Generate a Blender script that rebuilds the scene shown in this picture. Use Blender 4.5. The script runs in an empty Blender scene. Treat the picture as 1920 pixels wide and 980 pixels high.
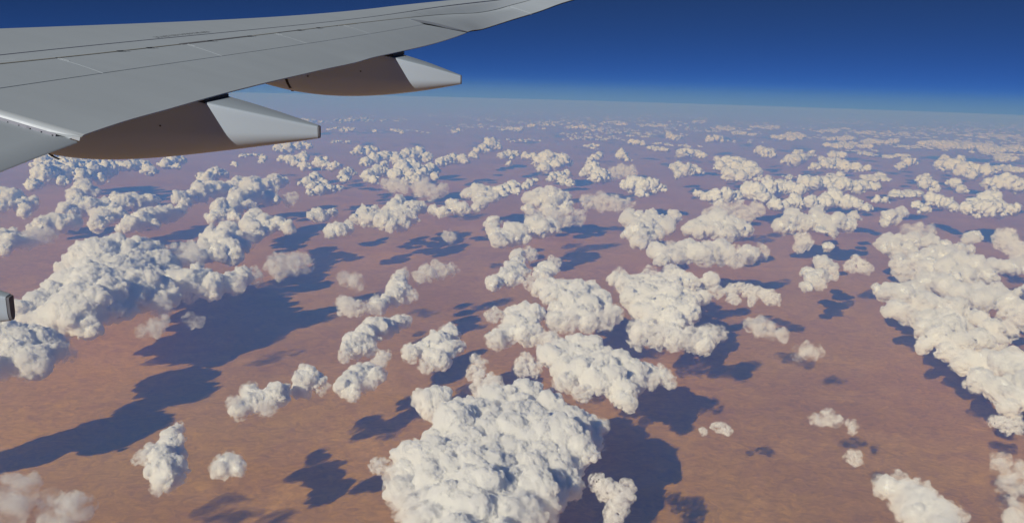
import bpy, math, random
import numpy as np
from mathutils import Vector, Matrix

# ------------------------------------------------------------------ camera
R = math.radians
S = bpy.context.scene
C = S.collection
W, H, F = 1920, 980, 1507.0          # photograph size and focal length in its pixels
RP = 32e6                           # radius of the ground's curvature
GZ, CZ = -10500.0, -8300.0            # ground and cloud base below the aeroplane (metres)
dip = math.sqrt(2 * -GZ / RP)
PITCH = math.atan((490 - 192) / F) + dip
ROLL = R(1.5)
cd = bpy.data.cameras.new('camera')
cam = bpy.data.objects.new('camera', cd)
C.objects.link(cam)
cd.sensor_width = 36
cd.lens = 36 * F / W
cd.clip_start = 0.05
cd.clip_end = 2.5e6
CM = Matrix.Rotation(math.pi / 2 - PITCH, 3, 'X') @ Matrix.Rotation(ROLL, 3, 'Z')
cam.matrix_world = CM.to_4x4()
S.camera = cam
CMN = np.array(CM)


def ray(px, py):
    return CMN @ np.array([px - 960, 490 - py, -F]) / F


# ------------------------------------------------------------------ sun, sky, exposure
sdir = ray(1850, 1060)
sdir = sdir / np.linalg.norm(sdir)
sl = bpy.data.lights.new('sun', 'SUN')
so = bpy.data.objects.new('sun', sl)
C.objects.link(so)
sl.energy = 4.95
sl.angle = R(.5)
sl.color = (1, .99, .975)
so.rotation_euler = Vector(sdir).to_track_quat('-Z', 'Y').to_euler()
w = bpy.data.worlds.new('World')
S.world = w
w.use_nodes = True
nt = w.node_tree
sk = nt.nodes.new('ShaderNodeTexSky')
sk.sky_type = 'NISHITA'
sk.sun_disc = False
sk.sun_elevation = math.asin(-sdir[2])
sk.sun_rotation = math.atan2(-sdir[0], -sdir[1])
sk.altitude = 15500
sk.air_density = 1.0
sk.dust_density = 0.0
sk.ozone_density = 6
bg = nt.nodes['Background']
bg.inputs[1].default_value = .05
nt.links.new(sk.outputs[0], bg.inputs[0])
S.view_settings.view_transform = 'Standard'
S.view_settings.look = 'None'
S.view_settings.exposure = -.34
S.view_settings.gamma = 1
cy = S.cycles
cy.use_denoising = True
cy.max_bounces = 20
cy.volume_step_rate = .15
cy.volume_max_steps = 256
cy.diffuse_bounces = 4
cy.glossy_bounces = 2
cy.transmission_bounces = 4
cy.volume_bounces = 16
cy.transparent_max_bounces = 40
cy.caustics_reflective = False
cy.caustics_refractive = False
cy.use_adaptive_sampling = True
cy.adaptive_threshold = 0.008


# ------------------------------------------------------------------ helpers
def link(name, me, parent=None, kind=None, label=None, cat=None, group=None, mat=None):
    o = bpy.data.objects.new(name, me)
    C.objects.link(o)
    if parent is not None:
        o.parent = parent
    if kind:
        o['kind'] = kind
    if label:
        o['label'] = label
    if cat:
        o['category'] = cat
    if group:
        o['group'] = group
    if mat is not None:
        me.materials.append(mat)
    return o


def mesh(name, v, f, smooth=False):
    me = bpy.data.meshes.new(name)
    me.from_pydata([tuple(map(float, p)) for p in v], [], f)
    if smooth:
        me.polygons.foreach_set('use_smooth', [True] * len(me.polygons))
    me.update()
    return me


def nmat(name):
    m = bpy.data.materials.new(name)
    m.use_nodes = True
    return m, m.node_tree, m.node_tree.nodes, m.node_tree.links


def curv(x, y):
    return -(x * x + y * y) / (2 * RP)


def unproj(px, py, z):
    d = ray(px, py)
    t = z / d[2]
    for _ in range(8):
        t = (z + curv(*(d * t)[:2])) / d[2]
    return d * t


# ------------------------------------------------------------------ ground
def desert_mat():
    m, t, N, L = nmat('desert_sand')
    b = N['Principled BSDF']
    b.inputs['Roughness'].default_value = 1
    b.inputs['Specular IOR Level'].default_value = 0
    tc = N.new('ShaderNodeTexCoord')
    mp = N.new('ShaderNodeMapping')
    mp.inputs['Scale'].default_value = (1e-3, 1e-3, 1e-3)
    L.new(tc.outputs['Object'], mp.inputs[0])

    def noise(sc, det, rough, sx=1, sy=1, rot=0, dist=0.0):
        q = N.new('ShaderNodeMapping')
        q.inputs['Scale'].default_value = (sx, sy, 1)
        q.inputs['Rotation'].default_value = (0, 0, rot)
        L.new(mp.outputs[0], q.inputs[0])
        n = N.new('ShaderNodeTexNoise')
        n.inputs['Scale'].default_value = sc
        n.inputs['Detail'].default_value = det
        n.inputs['Roughness'].default_value = rough
        n.inputs['Distortion'].default_value = dist
        L.new(q.outputs[0], n.inputs['Vector'])
        return n.outputs[0]

    def ramp(src, a, b_, ca, cb):
        r = N.new('ShaderNodeValToRGB')
        r.color_ramp.elements[0].position = a
        r.color_ramp.elements[1].position = b_
        r.color_ramp.elements[0].color = (*ca, 1)
        r.color_ramp.elements[1].color = (*cb, 1)
        L.new(src, r.inputs[0])
        return r.outputs[0]

    def mix(fac, a, c, mode='MIX'):
        x = N.new('ShaderNodeMix')
        x.data_type = 'RGBA'
        x.blend_type = mode
        if isinstance(fac, float):
            x.inputs[0].default_value = fac
        else:
            L.new(fac, x.inputs[0])
        L.new(a, x.inputs[6])
        if isinstance(c, tuple):
            x.inputs[7].default_value = (*c, 1)
        else:
            L.new(c, x.inputs[7])
        return x.outputs[2]
    base = ramp(noise(.16, 6, .6), .35, .68, (.46, .235, .03), (.58, .325, .04))
    ochre = ramp(noise(.3, 9, .66, 1, 1.3, .5, .9), .52, .70, (0, 0, 0), (.7, .7, .7))
    c1 = mix(ochre, base, (.66, .37, .08))
    dark = ramp(noise(.42, 10, .74, 1.2, .9, -.3, 1.2), .52, .70, (0, 0, 0), (.7, .7, .7))
    c2 = mix(dark, c1, (.38, .19, .05))
    fine = ramp(noise(2.2, 11, .8, 1, 1.4, .35, 1.6), .38, .64, (.72, .71, .72), (1.22, 1.2, 1.15))
    c3 = mix(1.0, c2, fine, 'MULTIPLY')
    wadi = N.new('ShaderNodeTexNoise')
    wadi.noise_type = 'RIDGED_MULTIFRACTAL'
    wadi.inputs['Scale'].default_value = .55
    wadi.inputs['Detail'].default_value = 6
    wadi.inputs['Distortion'].default_value = .7
    L.new(mp.outputs[0], wadi.inputs['Vector'])
    wr = ramp(wadi.outputs[0], .62, .95, (0, 0, 0), (.55, .55, .55))
    c4 = mix(wr, c3, (.68, .47, .14))
    L.new(c4, b.inputs['Base Color'])
    return m


def build_ground():
    rs = [0] + list(np.geomspace(2000, 1100e3, 90))
    na = 96
    v = [(0, 0, GZ)]
    f = []
    for r in rs[1:]:
        for k in range(na):
            a = 2 * math.pi * k / na
            x, y = r * math.cos(a), r * math.sin(a)
            v.append((x, y, GZ + curv(x, y)))
    for k in range(na):
        f.append((0, 1 + k, 1 + (k + 1) % na))
    for i in range(len(rs) - 2):
        for k in range(na):
            a = 1 + i * na + k
            b = 1 + i * na + (k + 1) % na
            f.append((a, a + na, b + na, b))
    link('ground', mesh('ground', v, f, True), kind='structure', mat=desert_mat(),
         label='red and ochre desert plain far below the aeroplane')


build_ground()


# ------------------------------------------------------------------ haze: one closed body of even density
def build_haze():
    Lh = 1000e3
    n = 150
    zt, zb = 60.0, GZ - Lh * Lh / RP - 1000
    xs = np.sinh(np.linspace(-1, 1, n + 1) * 4) / math.sinh(4) * Lh
    N_ = n + 1
    v, f = [], []
    for k in (0, 1):
        for y in xs:
            for x in xs:
                # the haze thins to a low layer far away: its top sinks from above the aeroplane to above the cloud tops
                top = max(zt - (x * x + y * y) / (2 * 4.0e6), -5600 - 1500 * min(1, max(0, (math.hypot(x, y) - 1.4e5) / 3e5)) + curv(x, y))
                v.append((x, y, top if k == 0 else zb))
    for j in range(n):
        for i in range(n):
            a = j * N_ + i
            f.append((a, a + 1, a + 1 + N_, a + N_))
    base = N_ * N_
    ring = list(range(N_)) + [j * N_ + n for j in range(1, N_)] + [n * N_ + i for i in range(n - 1, -1, -1)] + \
        [j * N_ for j in range(n - 1, 0, -1)]
    for k in range(len(ring)):
        a, b = ring[k], ring[(k + 1) % len(ring)]
        f.append((b, a, a + base, b + base))
    f.append(tuple(r + base for r in reversed(ring)))
    m, t, N, L = nmat('haze_air')
    N.remove(N['Principled BSDF'])
    pv = N.new('ShaderNodeVolumePrincipled')
    pv.inputs['Color'].default_value = (.13, .32, .93, 1)
    pv.inputs['Density'].default_value = 1.95e-5
    pv.inputs['Absorption Color'].default_value = (.66, .60, 0, 1)
    pv.inputs['Anisotropy'].default_value = 0
    L.new(pv.outputs[0], N['Material Output'].inputs['Volume'])
    link('haze', mesh('haze', v, f), kind='stuff', mat=m, label='blue air thickening towards the horizon')


build_haze()

# ------------------------------------------------------------------ the wing
def paint(name, col, rough=.42, var=.06, spec=.4):
    m, t, N, L = nmat(name)
    b = N['Principled BSDF']
    b.inputs['Roughness'].default_value = rough
    b.inputs['Specular IOR Level'].default_value = spec
    tc = N.new('ShaderNodeTexCoord')
    mp = N.new('ShaderNodeMapping')
    mp.inputs['Scale'].default_value = (.5, 2.2, 1)
    L.new(tc.outputs['Object'], mp.inputs[0])
    n = N.new('ShaderNodeTexNoise')
    n.inputs['Scale'].default_value = .9
    n.inputs['Detail'].default_value = 6
    L.new(mp.outputs[0], n.inputs['Vector'])
    r = N.new('ShaderNodeMapRange')
    r.inputs['To Min'].default_value = 1 - var
    r.inputs['To Max'].default_value = 1 + var
    L.new(n.outputs[0], r.inputs[0])
    mx = N.new('ShaderNodeMix')
    mx.data_type = 'RGBA'
    mx.blend_type = 'MULTIPLY'
    mx.inputs[0].default_value = 1
    mx.inputs[6].default_value = (*col, 1)
    L.new(r.outputs[0], mx.inputs[7])
    L.new(mx.outputs[2], b.inputs['Base Color'])
    n2 = N.new('ShaderNodeTexNoise')
    n2.inputs['Scale'].default_value = 14
    n2.inputs['Detail'].default_value = 3
    L.new(tc.outputs['Object'], n2.inputs['Vector'])
    r2 = N.new('ShaderNodeMapRange')
    r2.inputs['To Min'].default_value = rough - .07
    r2.inputs['To Max'].default_value = rough + .07
    L.new(n2.outputs[0], r2.inputs[0])
    L.new(r2.outputs[0], b.inputs['Roughness'])
    return m


M_PAINT = paint('wing_grey_paint', (.395, .435, .46))
M_PAINT2 = paint('flap_grey_paint', (.37, .41, .435), .4)
M_EDGE = paint('pale_seam_and_sunlit_edge', (.44, .47, .48), .4)  # paler grey with sunlight put into the edge colour; also the pale seams
M_FAIR = paint('fairing_grey_paint', (.37, .42, .455), .38, .04)
M_GAP = paint('dark_gap_seal', (.13, .13, .14), .7)
M_TAN = paint('aged_sealant', (.27, .265, .235), .7, .15)
M_BLACK = paint('black_rubber_and_gap_shade', (.012, .012, .018), .6)
M_NAVY = paint('navy_line_paint', (.05, .055, .09), .6)
M_DARKGREY = paint('stencil_dark_grey', (.10, .105, .115), .6)
M_STRIP = paint('bolted_strip_metal', (.27, .27, .30), .45)

wing = link('aircraft_wing', None, label='grey airliner wing with flaps reaching in from the upper left of the view', cat='wing')
wing.location = (0, 0, 0)


def x_te(y):
    return -7.98 + .24 * y + (.068 * (y - 27) ** 2 if y > 27 else 0)


def chord(y):
    return 10.4 - .26 * y


def row_y(px, py, u):
    """span station where the sight line through a photograph pixel meets the chord fraction u"""
    d = ray(px, py)
    k = d[0] / d[1]
    g = lambda y: (x_te(y) - u * chord(y)) - k * y
    lo, hi = 1.0, 36.0
    # g rises/falls monotonically over the visible part
    if g(lo) > 0:
        return lo
    a = lo
    while a < hi:
        if g(a) * g(a + .25) <= 0:
            lo2, hi2 = a, a + .25
            for _ in range(40):
                m_ = .5 * (lo2 + hi2)
                if g(lo2) * g(m_) <= 0:
                    hi2 = m_
                else:
                    lo2 = m_
            return .5 * (lo2 + hi2)
        a += .25
    return None


ROWS = {
    0.0: [(0, 310), (60, 289), (150, 254.5), (370, 188.5), (488, 157.6), (539, 145.5), (640, 123), (722, 102.7), (766, 93), (874, 61.6),
          (918, 51.5), (992, 28.6), (1076, 0)],
    0.22: [(0, 166), (192, 137), (417, 105.4), (576, 82), (640, 73), (695, 63), (796, 46)],
    0.38: [(0, 120), (104, 109), (222, 96.6), (340, 82.5), (465, 69), (559, 57), (665, 44.5), (790, 31)],
    0.50: [(0, 103.7), (293, 73.4), (460, 58), (640, 38), (740, 26.5), (938, 0)],
    0.72: [(0, 56.5), (150, 51), (300, 45), (480, 35.5), (640, 23.5), (740, 14.5), (862, 0)],
}
RK = sorted(ROWS)
RZ = {}
for u_, pts_ in ROWS.items():
    ys_, zs_ = [], []
    for p_ in pts_:
        y_ = row_y(*p_, u_)
        if y_ is None:
            continue
        d_ = ray(*p_)
        ys_.append(y_)
        zs_.append(d_[2] / d_[1] * y_)
    RZ[u_] = (np.array(ys_), np.array(zs_))
YMIN, YMAX = 5.0, 33.4


def row_fit(u):
    ys_, zs_ = RZ[u]
    if u:
        return np.polyfit(ys_, zs_, 3), None, None
    c_ = np.polyfit(ys_, zs_, 3)
    r_ = zs_ - np.polyval(c_, ys_)
    return c_, ys_, r_


RF = {u_: row_fit(u_) for u_ in RK}


def row_z(u, y):
    c_, ys_, r_ = RF[u]
    z = float(np.polyval(c_, y))
    if ys_ is not None:
        # remaining difference, blended smoothly between the measured stations
        wgt = np.exp(-((y - ys_) / 1.1) ** 2)
        if wgt.sum() > 1e-6:
            z += float((wgt * r_).sum() / wgt.sum())
    return z


def z_up(y, u):
    """upper surface height: smooth through the rows, rounding down to the leading edge"""
    zs = [row_z(k, y) for k in RK]
    c = chord(y)
    if y > 29:
        q = min(1, (y - 29) / 2)
        zs = [a if k == 0 else a + q * max(0, zs[0] + .3 * u_ * c - a) for k, (a, u_) in enumerate(zip(zs, RK))]
    zcrest = zs[-1]
    us = RK + [.88, .96, 1.0]
    zs = zs + [zcrest - .012 * c, zcrest - .045 * c, zcrest - .095 * c]
    i = max(0, min(len(us) - 2, next((k for k in range(len(us) - 1) if u <= us[k + 1]), len(us) - 2)))

    def sl(k):
        if k == 0:
            return (zs[1] - zs[0]) / (us[1] - us[0])
        if k == len(us) - 1:
            return (zs[-1] - zs[-2]) / (us[-1] - us[-2])
        return (zs[k + 1] - zs[k - 1]) / (us[k + 1] - us[k - 1])
    h = us[i + 1] - us[i]
    s = (u - us[i]) / h
    a, b_ = zs[i], zs[i + 1]
    return (2 * s ** 3 - 3 * s * s + 1) * a + (s ** 3 - 2 * s * s + s) * h * sl(i) + (-2 * s ** 3 + 3 * s * s) * b_ + \
        (s ** 3 - s * s) * h * sl(i + 1)


def surf(y, u, off=0.0):
    x = x_te(y) - u * chord(y)
    z = z_up(y, u)
    if off:
        e = .02
        zu = (z_up(y, min(1, u + e)) - z_up(y, max(0, u - e)))
        xu = -chord(y) * (min(1, u + e) - max(0, u - e))
        n = Vector((-zu / xu, -.09, 1)).normalized()
        return Vector((x, y, z)) + n * off
    return Vector((x, y, z))


def low_z(y, u):
    """underside: nearly flat behind, rising to meet the leading edge"""
    a, b_ = row_z(0, y) - .012, max(z_up(y, 1.0), row_z(0, y) + .01)
    return a + (b_ - a) * u ** 2.2 + .02 * chord(y) * u * (1 - u)


def panel(name, e0, e1, th, mat, parent=wing, nu=6, ny=24, off=0.0, round_end=0.0, label=None):
    """slab on the upper surface; e0, e1: ((y,u) of aft corner, (y,u) of front corner) of the inboard and the outboard end"""
    top, bot = [], []
    for j in range(ny + 1):
        s = j / ny
        for i in range(nu + 1):
            t = i / nu
            ya = e0[0][0] + (e0[1][0] - e0[0][0]) * t
            ua = e0[0][1] + (e0[1][1] - e0[0][1]) * t
            yb = e1[0][0] + (e1[1][0] - e1[0][0]) * t
            ub = e1[0][1] + (e1[1][1] - e1[0][1]) * t
            y, u = ya + (yb - ya) * s, ua + (ub - ua) * s
            o = off
            if round_end and (y - ya) < round_end:
                q = 1 - (y - ya) / round_end
                o -= (1 - math.sqrt(max(0, 1 - q * q))) * round_end * .8
            top.append(surf(y, u, o) if o else surf(y, u))
            p = surf(y, u)
            thk = th * min(1, .18 + t * 2.2) if e0[0][1] == 0 else th
            bot.append(Vector((p.x, p.y, p.z + off - thk)))
    n = nu + 1
    m = len(top)
    f = []
    for j in range(ny):
        for i in range(nu):
            a = j * n + i
            f.append((a, a + n, a + n + 1, a + 1))
            f.append((a + m, a + m + 1, a + m + n + 1, a + m + n))
    for j in range(ny):
        a = j * n
        f.append((a, a + m, a + m + n, a + n))
        a = j * n + nu
        f.append((a, a + n, a + m + n, a + m))
    for i in range(nu):
        f.append((i, i + 1, i + 1 + m, i + m))
        a = ny * n + i
        f.append((a, a + m, a + 1 + m, a + 1))
    me = mesh(name, top + bot, f)
    # smooth only the top and bottom sheets
    k = 2 * nu * ny
    sm = [True] * k + [False] * (len(me.polygons) - k)
    me.polygons.foreach_set('use_smooth', sm)
    o = link(name, me, parent, label=label, mat=mat)
    try:
        me.set_sharp_from_angle(angle=R(40))
    except Exception:
        pass
    return o


def strip(name, path, width, off, mat, parent=wing, ny=24, th=.004):
    """thin painted or fitted band along a path of (y,u) on the upper surface"""
    v, f = [], []
    pts = []
    for k in range(len(path) - 1):
        for j in range(ny if k == len(path) - 2 else ny):
            s = j / ny
            pts.append((path[k][0] + (path[k + 1][0] - path[k][0]) * s, path[k][1] + (path[k + 1][1] - path[k][1]) * s))
    pts.append(path[-1])
    P = [surf(y, u, off) for y, u in pts]
    for k, p in enumerate(P):
        a, b = P[max(0, k - 1)], P[min(len(P) - 1, k + 1)]
        d = (b - a).normalized()
        q0 = surf(pts[k][0], min(1, pts[k][1] + .02), off) - p
        n = d.cross(q0)
        if n.z < 0:
            n = -n
        n.normalize()
        s = n.cross(d)
        for sgn in (1, -1):
            v.append(p + s * (sgn * width / 2))
            v.append(p + s * (sgn * width / 2) - n * th)
    for k in range(len(P) - 1):
        a, b = 4 * k, 4 * k + 4
        f += [(a, a + 2, b + 2, b), (a, b, b + 1, a + 1), (a + 2, a + 3, b + 3, b + 2), (a + 1, b + 1, b + 3, a + 3)]
    f += [(0, 1, 3, 2), (4 * len(P) - 4, 4 * len(P) - 2, 4 * len(P) - 1, 4 * len(P) - 3)]
    return link(name, mesh(name, v, f), parent, mat=mat)


def img_y(px, u):
    """span station where the row u passes image column px (its own drawn row gives the line of sight)"""
    best = None
    for y in np.linspace(5, 33.3, 900):
        p = surf(y, u)
        c = CMN.T @ np.array(p)
        X = 960 + F * c[0] / -c[2]
        if best is None or abs(X - px) < best[0]:
            best = (abs(X - px), y)
    return float(best[1])


def build_wing():
    g = .006
    # fixed skin ahead of the hinge line and the whole underside
    ys = np.linspace(YMIN, YMAX, 90)
    us = [.385, .42, .46, .50, .55, .60, .66, .72, .78, .84, .89, .93, .96, .985, 1.0]
    v, f = [], []
    n = len(us)
    for y in ys:
        for u in us:
            v.append(surf(y, u))
    for j in range(len(ys) - 1):
        for i in range(n - 1):
            a = j * n + i
            f.append((a, a + n, a + n + 1, a + 1))
    link('wing_skin', mesh('wing_skin', v, f, True), wing, mat=M_PAINT)
    us2 = [.015, .06, .12, .22, .30, .385, .5, .62, .74, .84, .92, .97, 1.0]
    v, f = [], []
    n = len(us2)
    for y in ys:
        for u in us2:
            p = surf(y, u)
            v.append((p.x, p.y, low_z(y, u) - (.02 if u < .4 else 0) if u < 1 else p.z))
    for j in range(len(ys) - 1):
        for i in range(n - 1):
            a = j * n + i
            f.append((a, a + 1, a + n + 1, a + n))
    link('wing_underside', mesh('wing_underside', v, f, True), wing, mat=M_PAINT)
    # flaps
    yk, yo = row_y(150, 254.5, 0), row_y(876, 61, 0)
    yo2 = img_y(796, .22)
    panel('flap', ((yk + .085, 0), (yk + .085, .2185)), ((yo - .06, 0), (yo2 - .03, .2185)), .10, M_PAINT, ny=90, nu=8,
          label='long outboard flap along the trailing edge')
    panel('flap', ((YMIN, 0), (YMIN, .34)), ((yk - .05, 0), (yk - .05, .34)), .10, M_PAINT2, ny=24, nu=8, off=-.055,
          label='inboard flap set slightly lower at the left edge')
    # rounded end lip of the outboard flap, sunlight painted in as paler grey, and the bolted strip beside it
    panel('end_lip', ((yk, 0), (yk, .2185)), ((yk + .083, 0), (yk + .083, .2185)), .09, M_EDGE, ny=8, nu=8, round_end=.083)
    st = strip('bolted_strip', [(yk - .085, .03), (yk - .085, .25)], .055, -.047, M_STRIP, th=.006)
    for k in range(12):
        u = .035 + k * .0175
        p = surf(yk - .085, u, -.044)
        ring = [(p.x + .009 * math.cos(a), p.y + .009 * math.sin(a), p.z) for a in np.linspace(0, 2 * math.pi, 9)[:-1]]
        ring2 = [(x, y, z - .02) for x, y, z in ring]
        me = mesh('bolt', ring + ring2, [tuple(range(8))] + [(i, i + 8, (i + 1) % 8 + 8, (i + 1) % 8) for i in range(8)])
        link('bolt', me, st, mat=M_BLACK)
    # spoilers between hinge line and flap
    cuts_b = [img_y(192, .22), img_y(417, .22), img_y(576, .22), img_y(695, .22), yo2]
    cuts_t = [img_y(104, .38), img_y(345, .38), img_y(512, .38), img_y(640, .38), img_y(760, .38)]
    eb, et = [YMIN] + cuts_b, [YMIN] + cuts_t
    for k in range(5):
        panel('spoiler', ((eb[k] + g, .2215), (et[k] + g, .375)), ((eb[k + 1] - g, .2215), (et[k + 1] - g, .375)), .03, M_PAINT,
              ny=18, nu=4)
    for k in range(1, 5):
        y, t = cuts_b[k - 1], cuts_t[k - 1]
        strip('painted_highlight', [(t + .02, .370), (t + (y - t) * .22 + .02, .370 - .15 * .22)], .012, .008, M_EDGE, ny=4)  # pale strip painting the highlight along the front of each spoiler gap
    # fixed outboard trailing edge, aileron
    ya = img_y(985, .1)
    panel('aileron', ((yo + .03, 0), (yo2 + .03, .345)), ((ya - .02, 0), (ya - .02, .345)), .07, M_PAINT, ny=30, nu=8, off=.02)
    panel('tip_panel', ((ya + .02, 0), (ya + .02, .345)), ((YMAX, 0), (YMAX, .345)), .05, M_PAINT, ny=24, nu=8, off=.02)
    panel('spacer_panel', ((yo2 + .03, .355), (cuts_t[4] + g, .375)), ((YMAX, .355), (YMAX, .375)), .03, M_PAINT, ny=30, nu=2)
    # black strip painting the shade inside the gap at the flap's outboard end
    strip('gap_shade_strip', [(yo2 + .0, .215), (yo - .015, .012)], .05, -.012, M_BLACK, ny=10)
    # hinge line seals: tan stretches, dark stretch
    yh = lambda x: img_y(x, .38)
    for a, b, wdt, mt in ((-200, 104, .05, M_TAN), (108, 222, .04, M_TAN), (226, 336, .035, M_TAN), (338, 388, .085, M_GAP), (390, 464, .07, M_GAP),
                          (468, 520, .04, M_TAN), (522, 556, .035, M_GAP), (562, 630, .03, M_TAN), (634, 668, .06, M_TAN), (672, 770, .025, M_TAN)):
        strip('hinge_seal', [(yh(a), .380), (yh(b), .380)], wdt, .006, mt, ny=10)
    for x in (222, 276, 391, 465, 559, 594):
        y = yh(x)
        strip('hinge_bracket', [(y - .05, .378), (y + .07, .372)], .045, .016, M_DARKGREY, ny=2)
        strip('painted_highlight', [(y + .03, .370), (y + .10, .364)], .02, .016, M_EDGE, ny=2)  # highlight beside the bracket, painted as a pale strip
    # navy line and stencil marks ahead of it
    strip('navy_line', [(YMIN, .50), (YMAX, .50)], .035, .003, M_NAVY, ny=120, th=.002)
    fc = bpy.data.curves.new('stencil', 'FONT')
    fc.body = 'DO NOT STEP OUTSIDE THIS AREA'
    fc.size = 1
    fo = bpy.data.objects.new('stencil', fc)
    C.objects.link(fo)
    bpy.context.view_layer.update()
    me = bpy.data.meshes.new_from_object(fo.evaluated_get(bpy.context.evaluated_depsgraph_get()))
    bpy.data.objects.remove(fo)
    co = np.empty(len(me.vertices) * 3)
    me.vertices.foreach_get('co', co)
    co = co.reshape(-1, 3)
    wmax = co[:, 0].max()
    y0, y1 = img_y(294, .515), img_y(392, .53)
    out = []
    for x, t, _z in co:
        y = y0 + (y1 - y0) * x / wmax
        out.append(tuple(surf(y, .507 + .003 + .028 * t + .012 * x / wmax, .003)))
    me.vertices.foreach_set('co', np.array(out).ravel())
    me.materials.clear()
    link('stencil_lettering', me, wing, mat=M_DARKGREY, label='small dark stencilled words along the navy line')
    # faint chordwise seams of the forward skin
    for x in (70, 512, 800):
        y = yh(x)
        strip('skin_seam', [(y, .39), (y - .25, .49)], .012, .0025, M_EDGE if x != 800 else M_TAN, ny=4, th=.002)


build_wing()


# ---- flap track fairings: a deep canoe under the wing whose tail sticks out behind the trailing edge
def fairing(yc, hw, hw_tip, topline, botline, seam, tip_x, label, marks=()):
    """topline, botline: photograph points of the near upper edge and the lower edge; seam: the front joint"""
    def hwx(x, x0, x1):
        s = min(1, max(0, (x - x0) / (x1 - x0)))
        return hw + (hw_tip - hw) * s ** 1.5

    def on(px, py, yy):
        d = ray(px, py)
        return d * (yy / d[1])
    tip = on(*topline[-1], yc - hw_tip)
    te = on(*topline[0], yc - hw)
    x0, x1 = te[0], tip[0]

    def solve(p, inset=0.0):
        yy = yc - hw
        for _ in range(6):
            q = on(*p, yy + inset)
            yy = yc - hwx(q[0], x0, x1)
        return q
    T = [solve(p) for p in topline]
    B = [solve(p, .12 * min(1, hw / .28)) for p in botline]
    T.sort(key=lambda p: p[0])
    B.sort(key=lambda p: p[0])
    xt = np.array([p[0] for p in T])
    zt = np.array([p[2] for p in T])
    slope_t = (zt[-1] - zt[0]) / (xt[-1] - xt[0])
    bf = np.polyfit([p[0] for p in B], [p[2] for p in B], 4)
    xb0 = min(p[0] for p in B)

    def top(x):
        if x < xt[0]:
            u = max(0, (x_te(yc) - x) / chord(yc))
            return min(float(zt[0] + (x - xt[0]) * slope_t * .9), low_z(yc, u) + .03 if u > .01 else 9)
        return float(np.interp(x, xt, zt))

    def bot(x):
        if x < xb0:
            d = bf[-2] + 2 * bf[-3] * xb0 + 3 * bf[-4] * xb0 ** 2 + 4 * bf[-5] * xb0 ** 3
            return float(np.polyval(bf, xb0) + d * (x - xb0) + .10 * (x - xb0) ** 2)
        return float(np.polyval(bf, x))

    def section(x, grow=0.0, slant=0.0):
        h = hwx(x, x0, x1) + grow
        zt_, zb_ = top(x) + grow, bot(x) - grow
        d = max(.04, zt_ - zb_)
        if zt_ - zb_ < .04:
            zt_ = zb_ + .04
        r = min(.035, h * .35, d * .2)
        pts = []
        side = zb_ + d * .42
        for a in (90, 67, 45, 22, 0):
            pts.append((h - r + r * math.cos(R(a)), zt_ - r + r * math.sin(R(a))))
        for q in (.75, .5, .25):
            pts.append((h * (1 - .03 * (1 - q)), side + (zt_ - r - side) * q))
        for a in range(0, 91, 10):
            pts.append((h * .97 * math.cos(R(a)) ** .8 if a < 90 else 0, side - (side - zb_) * math.sin(R(a)) ** 1.15))
        full = [(yc - a, b) for a, b in pts] + [(yc + a, b) for a, b in reversed(pts[:-1])]
        full = [(y_, z_ + .17 * (y_ - (yc - h)) * min(1, max(0, (z_ - side) / max(.01, zt_ - side)))) for y_, z_ in full]
        return [(x + slant * (zt_ - z_), y_, z_) for y_, z_ in full]

    def tube(name, xs, mat, parent, grow=0.0, slant=0.0, cap=(True, True)):
        secs = [section(x, grow, slant) for x in xs]
        n = len(secs[0])
        v = [p for s in secs for p in s]
        f = []
        for j in range(len(secs) - 1):
            for i in range(n):
                a, b = j * n + i, j * n + (i + 1) % n
                f.append((a, a + n, b + n, b))
        if cap[0]:
            f.append(tuple(range(n)))
        if cap[1]:
            f.append(tuple(range((len(secs) - 1) * n, len(secs) * n))[::-1])
        me = mesh(name, v, f, True)
        try:
            me.set_sharp_from_angle(angle=R(55))
        except Exception:
            pass
        return link(name, me, parent, mat=mat)
    nose = (solve(seam[0])[0] + solve(seam[-1])[0]) / 2 if seam else xb0 + .5
    fr = tube('flap_fairing', np.linspace(nose, x1 - .05, 46), M_FAIR, wing, cap=(False, True))
    fr['label'] = label
    tube('fairing_nose', np.linspace(nose - 3.0, nose, 18), M_FAIR, fr, cap=(True, False))

    def side_y(x, z):
        s = [(p[1], p[2]) for p in section(x) if p[1] <= yc + 1e-6]
        s.sort(key=lambda p: p[1])
        return float(np.interp(z, [p[1] for p in s], [p[0] for p in s]))

    def on_side(px, py):
        yy = yc - hw
        for _ in range(12):
            q = on(px, py, yy)
            yy = .5 * yy + .5 * side_y(q[0], q[2])
        return on(px, py, yy)
    if seam:
        v = []
        sp = list(seam)
        dx = sp[1][0] - sp[0][0], sp[1][1] - sp[0][1]
        sp.insert(0, (sp[0][0] - dx[0], sp[0][1] - dx[1]))
        for k, (px, py) in enumerate(sp):
            for sx in (-2.4, 2.4):
                q = on_side(px + sx, py)
                v.append((q[0], q[1] - .012, q[2]))
                v.append((q[0], q[1] + .02, q[2]))
        f = []
        for k in range(len(sp) - 1):
            a, b = 4 * k, 4 * k + 4
            f += [(a, a + 2, b + 2, b), (a, b, b + 1, a + 1), (a + 2, a + 3, b + 3, b + 2)]
        link('seal_ring', mesh('seal_ring', v, f), fr, mat=M_BLACK)
    tube('tail_cap', np.linspace(x1 - .055, x1 - .022, 3), M_FAIR, fr, grow=.001)
    tube('tail_rim', np.linspace(x1 - .022, x1 + .004, 3), M_GAP, fr, grow=-.003)
    # black rubber between trailing edge and fairing top
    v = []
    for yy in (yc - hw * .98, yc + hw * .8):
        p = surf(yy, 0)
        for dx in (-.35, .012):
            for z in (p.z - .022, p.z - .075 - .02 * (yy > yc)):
                v.append((p.x + dx, yy, z))
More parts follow.
